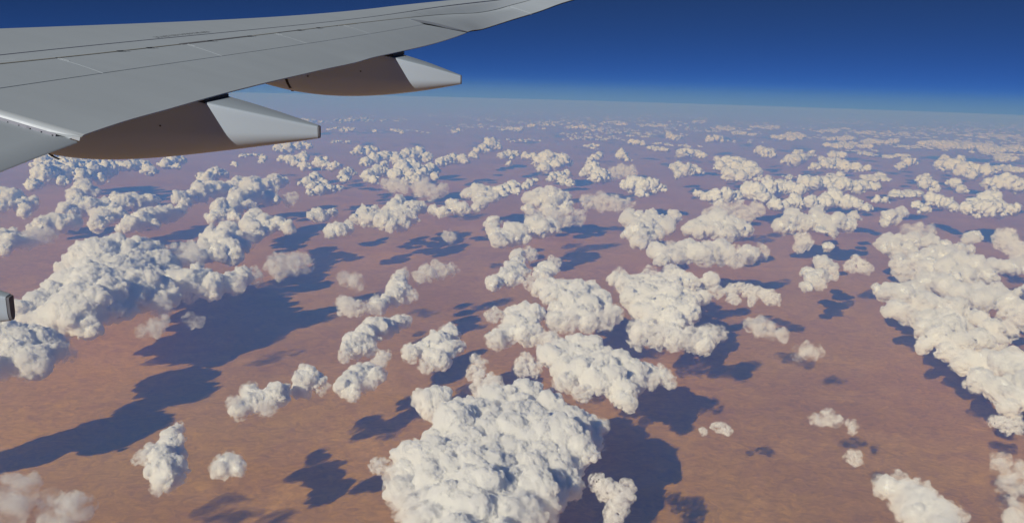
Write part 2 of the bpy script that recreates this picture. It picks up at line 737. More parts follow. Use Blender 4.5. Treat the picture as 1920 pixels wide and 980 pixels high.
    f = [(0, 1, 3, 2), (4, 6, 7, 5), (0, 4, 5, 1), (2, 3, 7, 6), (0, 2, 6, 4), (1, 5, 7, 3)]
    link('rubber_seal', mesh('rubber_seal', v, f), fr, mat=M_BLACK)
    for (px, py, rr) in marks:
        q = solve((px, py))
        yy = q[1] - .006
        v = [(q[0] + rr * math.cos(a), yy, q[2] + rr * math.sin(a)) for a in np.linspace(0, 2 * math.pi, 11)[:-1]]
        v += [(a, b + .03, c) for a, b, c in v]
        f = [tuple(range(10))] + [(i, i + 10, (i + 1) % 10 + 10, (i + 1) % 10) for i in range(10)]
        link('drain_hole', mesh('drain_hole', v, f), fr, mat=M_DARKGREY)
    return fr


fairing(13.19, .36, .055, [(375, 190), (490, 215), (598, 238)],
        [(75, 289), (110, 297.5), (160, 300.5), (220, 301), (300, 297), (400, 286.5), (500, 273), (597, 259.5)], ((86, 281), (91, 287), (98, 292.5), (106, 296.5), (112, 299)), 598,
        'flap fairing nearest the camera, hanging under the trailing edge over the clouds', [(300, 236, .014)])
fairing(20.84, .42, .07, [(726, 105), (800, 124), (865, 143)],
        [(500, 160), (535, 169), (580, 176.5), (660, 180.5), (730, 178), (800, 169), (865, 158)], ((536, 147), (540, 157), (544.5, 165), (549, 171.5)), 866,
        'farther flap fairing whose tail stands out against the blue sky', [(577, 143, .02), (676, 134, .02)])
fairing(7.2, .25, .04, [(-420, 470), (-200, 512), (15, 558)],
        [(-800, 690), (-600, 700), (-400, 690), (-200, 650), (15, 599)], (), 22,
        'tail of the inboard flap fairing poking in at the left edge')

# ------------------------------------------------------------------ clouds
def cloud_material(name, col=(.93, .93, .93)):
    m, t, N, L = nmat(name)
    b = N['Principled BSDF']
    b.inputs['Base Color'].default_value = (*col, 1)
    b.inputs['Roughness'].default_value = 1
    b.inputs['Specular IOR Level'].default_value = 0
    return m


def vapour_material(name, dens, veil, lo=.36, hi=.66, scale=210, gain=2.2, g=-.33, floor=0.0):
    """thin droplets filling the shape, with a faint ragged skin"""
    m, t, N, L = nmat(name)
    N.remove(N['Principled BSDF'])
    pv = N.new('ShaderNodeVolumePrincipled')
    pv.inputs['Color'].default_value = (1, 1, 1, 1)
    pv.inputs['Absorption Color'].default_value = (1, 1, 1, 1)
    tv = N.new('ShaderNodeTexCoord')
    nv = N.new('ShaderNodeTexNoise')
    nv.inputs['Scale'].default_value = 1 / scale
    nv.inputs['Detail'].default_value = 5
    nv.inputs['Roughness'].default_value = .6
    nv.inputs['Distortion'].default_value = .6
    oi = N.new('ShaderNodeObjectInfo')
    av = N.new('ShaderNodeVectorMath')
    av.operation = 'ADD'
    L.new(tv.outputs['Object'], av.inputs[0])
    L.new(oi.outputs['Location'], av.inputs[1])
    L.new(av.outputs[0], nv.inputs['Vector'])
    rv = N.new('ShaderNodeMapRange')
    rv.interpolation_type = 'SMOOTHSTEP'
    rv.inputs['From Min'].default_value = lo
    rv.inputs['From Max'].default_value = hi
    rv.inputs['To Max'].default_value = dens * gain
    rv.inputs['To Min'].default_value = dens * gain * floor
    L.new(nv.outputs[0], rv.inputs[0])
    L.new(rv.outputs[0], pv.inputs['Density'])
    pv.inputs['Anisotropy'].default_value = g
    out = N['Material Output']
    L.new(pv.outputs[0], out.inputs['Volume'])
    tr = N.new('ShaderNodeBsdfTransparent')
    df = N.new('ShaderNodeBsdfDiffuse')
    df.inputs[0].default_value = (.93, .93, .93, 1)
    mx = N.new('ShaderNodeMixShader')
    tc = N.new('ShaderNodeTexCoord')
    n = N.new('ShaderNodeTexNoise')
    n.inputs['Scale'].default_value = 1 / 260
    n.inputs['Detail'].default_value = 6
    n.inputs['Roughness'].default_value = .65
    L.new(tc.outputs['Object'], n.inputs['Vector'])
    r = N.new('ShaderNodeMapRange')
    r.inputs['From Min'].default_value = .48
    r.inputs['From Max'].default_value = .75
    r.inputs['To Min'].default_value = veil * .25
    r.inputs['To Max'].default_value = veil * 2
    L.new(n.outputs[0], r.inputs[0])
    L.new(r.outputs[0], mx.inputs[0])
    L.new(tr.outputs[0], mx.inputs[1])
    L.new(df.outputs[0], mx.inputs[2])
    L.new(mx.outputs[0], out.inputs['Surface'])
    return m


M_CORE = cloud_material('dense_cloud', (.74, .755, .78))
M_FRINGE = [vapour_material('cloud_edge_vapour', 1 / 34., .003, .28, .54, 100, 1.5, -.1, .35), vapour_material('cloud_edge_vapour_far', 1 / 60., .003, .28, .54, 190, 1.5, -.1, .4)]
M_RIM = vapour_material('frayed_vapour', 1 / 130., .003, .42, .60, 120, 2.6)
THIN_DENS = [90., 130., 190., 280., 420., 650.]
M_THIN = [vapour_material('thin_cloud_vapour', 1 / d, .004,   .43, .68, 1.1 * d, 1.7) for d in THIN_DENS]


def make_builder():
    g = bpy.data.node_groups.new('cloud_builder', 'GeometryNodeTree')
    it = g.interface
    it.new_socket('Geometry', in_out='INPUT', socket_type='NodeSocketGeometry')
    for nme in ('voxel', 'billow', 'billow_scale', 'ragged', 'ragged_scale', 'seed'):
        it.new_socket(nme, in_out='INPUT', socket_type='NodeSocketFloat')
    it.new_socket('Geometry', in_out='OUTPUT', socket_type='NodeSocketGeometry')
    N, L = g.nodes, g.links
    i, o = N.new('NodeGroupInput'), N.new('NodeGroupOutput')
    mp = N.new('GeometryNodeMeshToPoints')
    na = N.new('GeometryNodeInputNamedAttribute')
    na.data_type = 'FLOAT'
    na.inputs[0].default_value = 'rad'
    L.new(i.outputs[0], mp.inputs[0])
    L.new(na.outputs[0], mp.inputs['Radius'])
    pv = N.new('GeometryNodePointsToVolume')
    pv.resolution_mode = 'VOXEL_SIZE'
    L.new(mp.outputs[0], pv.inputs[0])
    L.new(i.outputs['voxel'], pv.inputs['Voxel Size'])
    L.new(na.outputs[0], pv.inputs['Radius'])
    vm = N.new('GeometryNodeVolumeToMesh')
    vm.resolution_mode = 'GRID'
    vm.inputs['Threshold'].default_value = .1
    L.new(pv.outputs[0], vm.inputs[0])
    pos = N.new('GeometryNodeInputPosition')
    bl = N.new('GeometryNodeBlurAttribute')
    bl.data_type = 'FLOAT_VECTOR'
    bl.inputs['Iterations'].default_value = 2
    L.new(pos.outputs[0], bl.inputs['Value'])
    sp = N.new('GeometryNodeSetPosition')
    L.new(vm.outputs[0], sp.inputs[0])
    L.new(bl.outputs[0], sp.inputs['Position'])
    nr = N.new('GeometryNodeInputNormal')

    def scaled(sock):
        s = N.new('ShaderNodeVectorMath')
        s.operation = 'SCALE'
        L.new(pos.outputs[0], s.inputs[0])
        L.new(i.outputs[sock], s.inputs['Scale'])
        q = N.new('ShaderNodeVectorMath')
        q.operation = 'ADD'
        L.new(s.outputs[0], q.inputs[0])
        L.new(i.outputs['seed'], q.inputs[1])
        return q.outputs[0]

    def mathn(op, a, b, c=None):
        m = N.new('ShaderNodeMath')
        m.operation = op
        for k, q in enumerate((a, b, c)):
            if q is None:
                continue
            if isinstance(q, (int, float)):
                m.inputs[k].default_value = q
            else:
                L.new(q, m.inputs[k])
        return m.outputs[0]

    def push(prev, amount):
        s = N.new('ShaderNodeVectorMath')
        s.operation = 'SCALE'
        L.new(nr.outputs[0], s.inputs[0])
        L.new(amount, s.inputs['Scale'])
        q = N.new('GeometryNodeSetPosition')
        L.new(prev, q.inputs[0])
        L.new(s.outputs[0], q.inputs['Offset'])
        return q.outputs[0]
    # warped cellular billows
    b = scaled('billow_scale')
    wn = N.new('ShaderNodeTexNoise')
    wn.inputs['Scale'].default_value = .8
    wn.inputs['Detail'].default_value = 1
    L.new(b, wn.inputs['Vector'])
    ad = N.new('ShaderNodeVectorMath')
    ad.operation = 'MULTIPLY_ADD'
    ad.inputs[1].default_value = (.9, .9, .9)
    L.new(wn.outputs['Color'], ad.inputs[0])
    L.new(b, ad.inputs[2])
    vo = N.new('ShaderNodeTexVoronoi')
    vo.feature = 'SMOOTH_F1'
    vo.normalize = True
    for k, q in (('Detail', 2.6), ('Roughness', .58), ('Scale', 1), ('Smoothness', .12), ('Lacunarity', 2.1)):
        vo.inputs[k].default_value = q
    L.new(ad.outputs[0], vo.inputs['Vector'])
    bil = mathn('SUBTRACT', .45, vo.outputs['Distance'])
    an = N.new('ShaderNodeTexNoise')
    an.inputs['Scale'].default_value = .3
    an.inputs['Detail'].default_value = 1
    L.new(b, an.inputs['Vector'])
    amp = mathn('MAXIMUM', mathn('MULTIPLY_ADD', an.outputs[0], 4.2, -1.35), .15)
    g1 = push(sp.outputs[0], mathn('MULTIPLY', mathn('MULTIPLY', bil, amp), i.outputs['billow']))
    rn = N.new('ShaderNodeTexNoise')
    rn.inputs['Detail'].default_value = 6
    rn.inputs['Roughness'].default_value = .67
    rn.inputs['Scale'].default_value = 1
    L.new(scaled('ragged_scale'), rn.inputs['Vector'])
    g2 = push(g1, mathn('MULTIPLY', mathn('SUBTRACT', rn.outputs[0], .5), i.outputs['ragged']))
    ss = N.new('GeometryNodeSetShadeSmooth')
    L.new(g2, ss.inputs[0])
    L.new(ss.outputs[0], o.inputs[0])
    return g


GN = make_builder()
GN_IDS = {s.name: s.identifier for s in GN.interface.items_tree if s.in_out == 'INPUT'}
TRI = [0]


def puff_up(bl, rng, lv, n1=15, n2=9, f1=(.3, .52), f2=(.28, .5), umin=-.3):
    P = [tuple(b) for b in bl]
    cur = P[:]
    for l in range(lv):
        n, fr = ((n1, f1), (n2, f2))[min(l, 1)]
        nxt = []
        for (x, y, z, r) in cur:
            for k in range(n):
                u = rng.uniform(umin, 1)
                a = rng.uniform(0, 2 * math.pi)
                s = math.sqrt(max(0, 1 - u * u))
                q = r * rng.uniform(*fr)
                d = r * rng.uniform(.6, .9)
                nxt.append((x + s * math.cos(a) * d, y + s * math.sin(a) * d, z + u * d * .92, q))
        P += nxt
        cur = nxt
    return np.array(P)


def grow_mesh(name, P, c, vox, billow, bscale, ragged, rscale, mat, grow=0.0, shrink=1.0):
    me = bpy.data.meshes.new('pts')
    me.from_pydata([tuple(p) for p in P[:, :3] - c], [], [])
    at = me.attributes.new('rad', 'FLOAT', 'POINT')
    at.data.foreach_set('value', np.maximum(P[:, 3] * shrink + grow, vox * .7).astype(np.float32))
    o = bpy.data.objects.new('tmp', me)
    C.objects.link(o)
    md = o.modifiers.new('g', 'NODES')
    md.node_group = GN
    for k, q in (('voxel', vox), ('billow', billow), ('billow_scale', bscale), ('ragged', ragged), ('ragged_scale', rscale), ('seed', float(abs(c[0] + c[1]) % 97))):
        md[GN_IDS[k]] = float(q)
    dg = bpy.context.evaluated_depsgraph_get()
    m2 = bpy.data.meshes.new_from_object(o.evaluated_get(dg))
    bpy.data.objects.remove(o)
    bpy.data.meshes.remove(me)
    m2.name = name
    m2.materials.clear()
    m2.materials.append(mat)
    TRI[0] += 2 * len(m2.polygons)
    return m2


def parse(s):
    out = []
    for t in s.split():
        x, y, r = (float(q) for q in t.split(','))
        out.append((x, y, r))
    return out


def fill_in(D):
    out = list(D)
    for i in range(len(D)):
        for j in range(i + 1, len(D)):
            a, b = D[i], D[j]
            d = math.hypot(a[0] - b[0], a[1] - b[1])
            if .7 * (a[2] + b[2]) < d < 1.45 * (a[2] + b[2]):
                out.append(((a[0] + b[0]) / 2, (a[1] + b[1]) / 2, min(a[2], b[2]) * .85))
    return out


def to_blobs(circs, squash=1.0, lift=.7, rs=.8):
    out = []
    for (x, y, r) in circs:
        d = float(np.linalg.norm(unproj(x, y, CZ)))
        rr = r * d / F
        p = unproj(x, y, CZ + rr * lift)
        out.append((p[0], p[1], p[2], rr * rs))
    return out


def cloud(label, dense='', thin='', seed=None, tau=2.0, group=None, lift=.7):
    D, T = parse(dense), parse(thin)
    if 'large right-hand' in label:
        D = [(x, y, r * .8) for x, y, r in D]
    rng = random.Random(sum(ord(q) for q in label) if seed is None else seed)
    allc = to_blobs(D + T)
    c = np.array(allc)[:, :3].mean(0)
    dist = float(np.linalg.norm(c))
    px = dist / F
    root = None
    near = max(0.0, min(1.0, (34 - px) / 20))
    if D:
        if px <= 21 and T:
            D = D + [(x, y, r * .8) for x, y, r in T[::2]]
        elif T:
            # far away even the looser parts read as solid white
            D = D + [(x, y, r * .8) for x, y, r in (T if px > 29 else T[::2])]
            T = [] if px > 29 else T[1::2]
        if px > 24:
            D = [(x, y, r * 1.1) for x, y, r in D]
        b = to_blobs(D if 'large right-hand' in label else fill_in(D), lift=lift, rs=.9 if px > 22 else .785)
        b = [(x, y, z + r * rng.uniform(-.25, .55), r * rng.uniform(.85, 1.12)) for x, y, z, r in b]
        sat = []
        for (x, y, z, r) in b[:len(D)]:
            for _ in range(5 if px > 22 else 4):
                a = rng.uniform(0, 2 * math.pi)
                d = r * rng.uniform(.95, 1.6)
                sat.append((x + math.cos(a) * d, y + math.sin(a) * d, z - r * rng.uniform(.1, .5), r * rng.uniform(.12, .42)))
        big = max(q[2] for q in D)
        P = puff_up(b, rng, 2, n1=15 if big > 9 else 11, n2=9 if big > 11 else 7)
        P = np.vstack([P, puff_up(sat, rng, 1, n1=6)])
        m = grow_mesh('cloud', P, c, (3.8 if px < 40 else 1.9) * px, (7 if px < 40 else 13) * px, 1 / ((11 if px < 40 else 6.5) * px), (12 if px < 40 else 14) * px, 1 / ((17 if px < 40 else 8) * px), M_CORE, grow=(-6.8 if px < 22 else -5) * px if px < 40 else -1 * px)
        root = link('cloud', m, label=label, cat='cloud', group=group)
        root.location = c
        if px < 40:
            # soft outer vapour: a looser shape that hugs the billows and trails off low down
            low = [(x + rng.uniform(-.5, .5) * r, y + rng.uniform(-.5, .5) * r, z - rng.uniform(.0, .4) * r, r * rng.uniform(.5, .95))
                   for (x, y, z, r) in b for _ in range(2)]
            P2 = np.vstack([P, puff_up(low, rng, 1, n1=9, f1=(.25, .5), umin=-1)])
            m = grow_mesh('vapour_edge', P2, c, (1.85 if px < 22 else 2.3) * px, 16 * px, 1 / ((9.5 if px < 22 else 7) * px), 21 * px, 1 / ((17 if px < 22 else 12) * px), M_FRINGE[0 if px < 22 else 1], grow=.9 * px)
            link('vapour_edge', m, root)
            if px < 22:
                # loose shreds round the rim
                rim = [(x + rng.uniform(-.55, .55) * r, y + rng.uniform(-.55, .55) * r, z - rng.uniform(.0, .5) * r, r * rng.uniform(.55, 1.0))
                       for (x, y, z, r) in b]
                P3 = puff_up(rim, rng, 1, n1=9, f1=(.3, .6), umin=-.8)
                m = grow_mesh('frayed_rim', P3, c, 3.2 * px, 9 * px, 1 / (14 * px), 46 * px, 1 / (24 * px), M_RIM, grow=6.5 * px)
                link('frayed_rim', m, root)
    if T:
        b = to_blobs(T, rs=.86)
        rmean = float(np.mean([q[3] for q in b]))
        P = puff_up(b, rng, 2, n1=10, n2=5, f1=(.3, .6), f2=(.25, .5), umin=-1)
        want = 2 * rmean / tau
        k = min(range(len(THIN_DENS)), key=lambda q: abs(math.log(THIN_DENS[q] / want)))
        m = grow_mesh('thin_vapour', P, c, 2.7 * px, 8 * px, 1 / (11 * px), 34 * px, 1 / (17 * px), M_THIN[k], grow=4.5 * px)
        if root is None:
            root = link('cloud', m, label=label, cat='cloud', group=group)
            root.location = c
        else:
            link('thin_vapour', m, root)
    return root


NEAR = [
 ("towering white cumulus filling the bottom centre of the view, largest of all clouds",
  "819,761,30 852,801,45 960,825,40 1000,815,36 925,800,36 990,850,38 886,832,45 937,761,36 987,754,32 953,795,40 1068,791,35 1098,791,26 1044,838,48 1081,852,38 1048,886,38 1065,912,22 768,852,28 809,865,38 809,899,42 886,886,48 964,912,44 1004,936,38 903,936,48 836,953,42 886,976,44 937,970,44 860,1015,50 940,1015,50 1010,820,30 1000,870,34 900,790,30",
  "751,920,28 785,946,36 970,970,46 1027,748,20 1118,801,20 740,890,18 800,980,40 1010,960,34 1115,830,16 758,955,22 1040,940,20"),
 ("ragged white scrap just right of the largest bottom cumulus, over dark shadow", "", "1138,918,17 1165,930,18 1155,955,18 1120,903,13 1178,912,10 1150,978,12"),
 ("tiny grey puff left of the largest bottom cumulus", "", "712,872,11 704,880,7"),
 ("narrow upright white cloud alone on the desert at lower left, thin at its top", "318,818,12 320,838,17 308,862,24 305,885,24 328,880,20 312,898,19 330,852,14",
  "285,845,12 265,857,9 330,805,9 300,908,12"),
 ("small flat white puff on open desert right of the narrow upright cloud", "432,868,9", "415,872,14 430,867,16 446,876,12"),
 ("hazy veil of cloud in the bottom left corner", "", "15,920,26 45,925,22 10,955,28 60,905,12"),
 ("pale twin puffs at the bottom edge right of the corner veil", "", "98,942,18 125,960,26 150,950,20 110,978,24 90,965,14"),
 ("low white cloud shaped like a loaf with a wisp on its left, lower left centre", "470,754,15 492,748,18 515,742,19 530,738,12", "448,765,14 440,755,10 468,735,14 500,765,14"),
 ("round white puff between the loaf cloud and the long-tailed puff", "562,722,14 580,716,18 595,712,12", "572,698,9 600,722,10"),
 ("white slanting puff with a grey shaded right side, centre left", "640,728,14 655,714,18 672,700,18 688,690,11", "700,706,14 712,702,10 662,735,12 690,722,9"),
 ("very small puff above the slanting puff", "", "718,668,10 710,680,9"),
 ("white cloud stretched up to the right, tail pointing right, above the slanting puff", "652,655,13 667,643,19 685,630,20 704,616,20 722,612,15 742,606,9", "760,603,8 645,665,10 690,650,12"),
 ("white square-cut cloud with two small left lobes, centre left", "795,652,15 825,642,20 845,630,15 840,660,18 820,676,16 852,648,13", "770,663,13 800,685,12 765,655,9"),
 ("ragged upright column of thin cloud behind the largest cumulus", "", "898,680,12 890,700,13 905,712,16 925,722,16 920,742,14 897,725,12 940,735,9"),
 ("small grey puff over the large shadows left of centre", "", "650,575,15 668,579,11 640,567,8"),
 ("crooked white cloud stretched lower left to upper right, left of centre", "745,527,13 755,542,13 738,553,14 722,566,10", "705,572,12 768,553,10 752,515,9 690,578,8"),
 ("faint flat puff above the crooked cloud", "", "648,524,12 668,527,13"),
 ("thin grey streak of cloud right of the crooked cloud", "", "800,512,14 822,507,14 845,505,9 785,520,9"),
 ("great white cauliflower cumulus at left, trailing down to the left edge",
  "215,480,26 170,486,20 152,500,23 188,503,32 236,496,32 268,486,24 294,502,26 320,500,16 155,523,23 190,526,32 236,526,32 137,549,28 175,552,34 219,547,34 262,549,32 300,551,24 103,564,26 70,580,22 42,590,17 118,588,32 158,586,34 202,573,32 100,604,20 161,612,18 250,510,26 150,575,26",
  "322,530,20 300,575,16 230,590,18 60,608,16 180,600,20 130,515,12"),
 ("low grey-white arm of cloud running right from the great left cumulus", "353,534,19 380,526,19 404,530,21 427,526,16", "333,525,20 350,545,18 455,520,17 476,518,13 395,545,16 440,535,14 370,512,14"),
 ("grey hump behind the right shoulder of the great left cumulus", "", "333,478,19 360,486,20 350,470,14"),
 ("white upright cloud behind the low grey arm, left of centre", "395,452,14 411,458,19 427,446,18 442,455,16 430,472,18", "410,480,18 455,447,16 440,478,18 385,470,14 370,482,16"),
 ("thin grey patch at the tip of the low arm", "", "520,498,18 540,495,20 560,492,16 577,499,9"),
 ("white rounded cloud cut by the left edge below the great cumulus", "20,640,32 50,640,28 78,648,26 30,670,28 65,675,26 88,668,19 0,650,28 40,655,28", "110,650,16 122,662,12 50,692,16 10,690,16"),
 ("faint smudge on bare desert below the great left cumulus", "", "288,614,14 270,621,9 303,605,9"),
 ("very faint wisp right of the desert smudge at left", "", "357,598,10 372,602,7"),
 ("long white cauliflower bank just below the nearest flap fairing",
  "101,305,14 82,313,12 140,306,14 165,306,11 111,330,16 86,335,14 62,346,9 133,326,14 152,333,12 175,325,12 198,317,12 217,312,10 240,315,10 268,311,9", "280,318,9 190,335,10 118,345,10"),
 ("small white pair of puffs right of the long bank below the fairing", "310,309,9 325,306,10 340,303,8", "332,314,7"),
 ("broken white cloud cut by the left edge, under the inboard flap", "8,372,12 25,376,11 0,388,9", "40,385,10 45,396,8 60,380,9"),
 ("small two-humped cloud left, above a long flat group", "142,369,9 157,360,11 172,361,8", "150,378,8"),
 ("white cloud with a long grey tail, upper left", "127,399,12 148,388,15 168,391,12", "195,387,13 215,392,11 182,400,10"),
 ("grey flat cloud with a blunt right end behind the long-tailed cloud", "215,380,10 235,384,12", "260,382,14 284,378,9 248,374,9"),
 ("low yellowish-white cloud nearest the left in the flat row", "77,425,12 96,421,13 114,421,12", "133,415,13 60,426,7"),
 ("rounded cloud in the middle of the flat row at upper left", "181,419,12 190,408,12 204,401,10", "225,404,12 240,412,8"),
 ("wedge-shaped white cloud at the right of the flat row", "245,425,10 265,415,13 285,408,13 304,405,10 323,400,9", "228,428,8 340,399,8 290,420,9"),
 ("bright puff on the left edge above the great cumulus", "4,450,13 18,458,11 22,441,9", "40,455,9 10,466,9"),
 ("pale flat wisp right of the bright left-edge puff", "", "50,452,11 70,445,12 90,441,9"),
 ("small leaning cloud above the long diagonal bank, left", "390,338,10 405,328,10 420,325,8", "370,345,9 380,330,8"),
 ("long diagonal bank of white cloud, upper left centre", "338,374,10 356,370,10 375,364,12 400,357,12 421,354,12 445,350,12 470,351,12 495,348,12 514,343,9", "530,342,8 480,362,10 440,362,10 345,380,9"),
 ("bright curled cloud like a hook, left of centre", "401,414,11 415,399,13 430,390,15 450,378,15 475,372,15 500,371,11", "396,426,9 517,375,10 440,408,11 465,390,10"),
 ("round white knot of cloud right of the hook", "465,426,12 480,411,13 494,420,14 480,437,11", "520,425,13 540,430,11 495,435,10"),
 ("white broken pair of puffs right of the diagonal bank", "577,345,9 590,340,10 600,360,10 620,358,10", "581,362,8 637,356,8 610,345,7"),
 ("tiny round puff below the broken pair", "", "543,373,8"),
 ("small bright cloud with a lower right knob under the far fairing line", "545,300,9 530,297,6 570,298,8 573,311,7", "555,308,7"),
 ("little puff left of the knobbed cloud", "492,297,6", "490,305,5"),
 ("crooked trio of puffs right of the knobbed cloud", "597,306,7 611,300,5 614,312,7 630,314,8", ""),
 ("small upright puff right of the crooked trio", "644,330,8 653,321,8", "650,338,6"),
 ("white lens-shaped cloud just under the tail of the nearest fairing", "522,280,8 540,278,10 558,275,8", "578,275,6"),
 ("speck of cloud alone left of centre", "440,310,5", ""),
 ("small bright cloud with a raised right end, above the twin long banks", "671,287,7 688,284,9 700,282,6", ""),
 ("upper of the twin long banks, bumpy and white", "686,305,9 703,302,11 725,296,11 745,300,10 765,294,11 786,290,11 800,297,9", "765,306,8 720,308,8"),
 ("small white mass at the left end of the lower twin bank", "691,330,11 706,324,11 720,320,8", "700,338,8"),
 ("lower of the twin long banks, brightest in the middle", "740,329,13 756,322,14 775,320,14 794,324,12 811,318,11 781,336,9", "815,330,9 760,338,8"),
 ("curved chain of puffs rising right from the twin banks", "825,306,8 839,303,8 850,298,9 865,300,8 872,305,6", ""),
 ("bright humped cloud above the curved chain", "905,279,9 918,275,11 932,279,7", "892,284,7 888,292,8"),
 ("small cloud right of the bright humped cloud", "941,295,7 955,292,8 966,290,6", "960,298,5"),
 ("flat speck beneath the small cloud near centre", "955,310,6", ""),
 ("large bright domed cloud, upper centre", "1000,295,8 1012,301,12 1025,302,14 1042,299,12 1055,303,10 1020,314,10 1040,314,9", "985,292,8 1068,306,7"),
 ("grey-white pair under the large dome, upper centre", "1045,331,8", "1031,336,9 1063,328,9 1055,342,7"),
 ("tiny round knob right of the grey-white pair", "1068,342,7", ""),
 ("square bright cloud right of upper centre", "1110,325,14 1125,328,13 1099,322,9 1115,336,8", "1138,333,8"),
 ("pale puffs strung right of the square bright cloud", "", "1150,325,9 1168,320,9 1184,323,8"),
 ("small peaked cloud above the square bright cloud", "1115,298,6 1123,295,6", "1105,305,6"),
 ("small round-topped pair right of the peaked cloud", "1165,295,8 1176,298,6", ""),
 ("bright oval cloud on its own, right of centre", "1171,350,10 1186,350,14 1204,350,15 1220,352,13", "1238,357,9 1200,362,10"),
 ("broad bright cloud with a smaller lower part, centre", "878,362,8 890,360,10 905,361,10 915,358,7 906,380,8", "900,374,9 925,370,9 893,390,7"),
 ("knobbly cloud between two larger ones at centre", "936,360,9 950,352,9 962,352,11 968,362,8", "945,367,7"),
 ("small bright knob upper right of the knobbly cloud", "993,344,8", "985,349,8 1003,340,6"),
 ("large bright ball of cloud at centre", "1000,378,14 1015,374,15 1035,377,17 1053,379,14 1010,363,8", "990,390,10 1060,390,10 1030,392,12"),
 ("grey flat shelf below the large bright ball", "", "1000,407,13 1030,410,15 1058,408,15 1086,408,11 1015,418,10"),
 ("grey flat cloud right of the large bright ball", "", "1100,378,11 1128,378,13 1153,380,12 1173,381,9"),
 ("small bright dome at the left of a hazy group", "597,402,10", "584,407,8 610,404,8 625,397,7"),
 ("round white puff below the small bright dome", "628,431,12 640,432,11", "652,426,9 620,438,8"),
 ("two bright knobs on a wide flat grey base, left of centre", "740,394,12 746,387,10 775,391,10 787,388,8", "682,402,12 668,408,10 692,415,15 720,415,17 748,414,16 770,408,12 702,395,9 735,424,10"),
 ("small bright cloud in a Y shape near centre", "845,380,7 860,391,9 870,396,8", "850,392,7 830,397,9 813,397,7"),
 ("grey cloud bank above the Y-shaped cloud", "", "792,355,12 810,360,11 780,350,9 826,358,7 798,345,8"),
 ("grey scraps left of centre, above the cloud bank", "", "740,347,8 755,348,8 725,345,6"),
 ("cloud with three bright tops and a pointed upper left knob, centre", "924,416,10 921,430,9 932,454,10 950,450,10 970,440,16 955,435,11", "945,448,12 985,430,10 930,440,11"),
 ("grey-white cloud right of the three-topped cloud", "1035,425,10", "1000,424,14 1018,432,15 1038,428,14 1008,440,9"),
 ("faint small smudge left of the three-topped cloud", "", "840,445,8 848,441,6"),
 ("left half of the bright ring-shaped cloud with a sunken middle", "1181,421,12 1196,415,12 1191,435,15 1210,425,16 1234,421,13 1201,449,13 1220,445,12", "1180,405,11 1220,407,12 1263,407,10 1250,430,13"),
 ("bright bun-shaped cloud right of the ring-shaped cloud", "1303,425,14 1321,420,16 1345,422,16 1369,425,16 1388,430,11 1341,437,13 1364,438,12 1312,436,10", "1398,436,9 1290,432,9"),
 ("broad grey skirt of cloud under the bun-shaped cloud", "1275,474,14 1310,478,14 1350,478,12", "1230,470,17 1258,476,18 1290,471,20 1320,476,20 1350,475,19 1380,480,18 1403,478,15 1426,474,10 1242,487,12"),
 ("white wedge-shaped cloud at centre beside a small dark shadow", "930,530,11 945,520,14 960,507,14 973,505,12 963,524,12", "970,481,13 990,477,11 925,538,8 982,518,9"),
 ("soft white puff right of the wedge-shaped cloud", "1019,501,10 1029,506,10", "1021,519,11 1037,494,9 1010,510,9"),
 ("wide white cumulus left of centre-right pair, lit tops over a grey base",
  "1012,541,15 1031,541,18 1060,546,20 1085,546,20 1110,551,20 1042,560,20 1070,569,22 1100,574,20 1125,566,17",
  "1042,600,17 1065,602,18 1100,603,18 1130,600,18 1150,588,15 1000,530,12 1080,590,16"),
 ("rounded white tower at the left front of the wide cumulus", "962,586,16 985,586,18 1005,591,15 971,610,18 995,610,18 985,630,16 962,628,14", "930,635,15 1010,632,14 1032,636,13 925,592,11 945,620,13"),
 ("wide bright right-hand cumulus with a long grey skirt, right of centre",
  "1152,526,11 1200,531,15 1230,531,18 1260,531,15 1288,531,13 1180,560,17 1205,555,18 1235,560,20 1265,565,20 1290,571,16 1250,590,20 1280,590,18 1300,590,13 1230,594,15 1192,578,14 1264,608,15",
  "1200,620,18 1230,630,20 1265,635,20 1300,635,20 1328,630,16 1350,626,11 1320,650,11 1192,640,12 1175,532,18 1160,517,13 1260,513,15 1220,515,13 1330,527,13 1345,547,11 1318,556,11"),
 ("bright leaning cumulus above the largest bottom cumulus, ragged right end",
  "1030,670,21 1050,660,20 1085,651,24 1110,661,26 1061,690,24 1090,699,28 1130,690,30 1160,681,22 1150,718,26 1175,733,21 1191,700,24 1214,696,17 1120,722,22 1165,748,13",
  "1239,702,13 1256,716,9 1060,716,19 1092,736,16 1180,755,11 1220,715,12"),
 ("thin grey puff left of the leaning cumulus", "", "985,680,15 975,692,11 1003,692,10"),
 ("speckled row of thin scraps over the big shadow at right centre", "", "1370,545,8 1386,540,7 1401,546,8 1420,550,8 1438,558,9 1376,561,8 1456,563,6 1410,562,6"),
 ("faint grey cloud over open desert, right", "", "1412,609,11 1431,613,14 1450,622,12 1466,630,8"),
 ("faint ring-like wisp over desert below the faint grey cloud", "", "1496,661,9 1514,656,11 1531,662,8"),
 ("upright ragged white cloud alone over desert, right of centre", "1536,493,8 1545,501,11 1540,515,12 1521,526,10", "1513,536,10 1560,512,9 1512,511,9 1530,530,10"),
 ("thin puff right of the upright ragged cloud", "", "1605,495,9 1620,500,9 1591,500,7"),
 ("tiny white speck above the upright ragged cloud", "1550,461,5", "1558,462,5"),
 ("small ragged tail hanging below a far bank, right of centre", "", "1505,446,8 1509,456,8 1500,460,6"),
 ("long white bank sloping right, topmost of the large right-hand clouds",
  "1657,456,12 1667,451,14 1686,452,16 1710,458,16 1740,462,14 1770,465,12 1800,465,11 1672,470,14 1700,474,14 1818,466,7", ""),
 ("second large right-hand bank, flat with a grey left wedge",
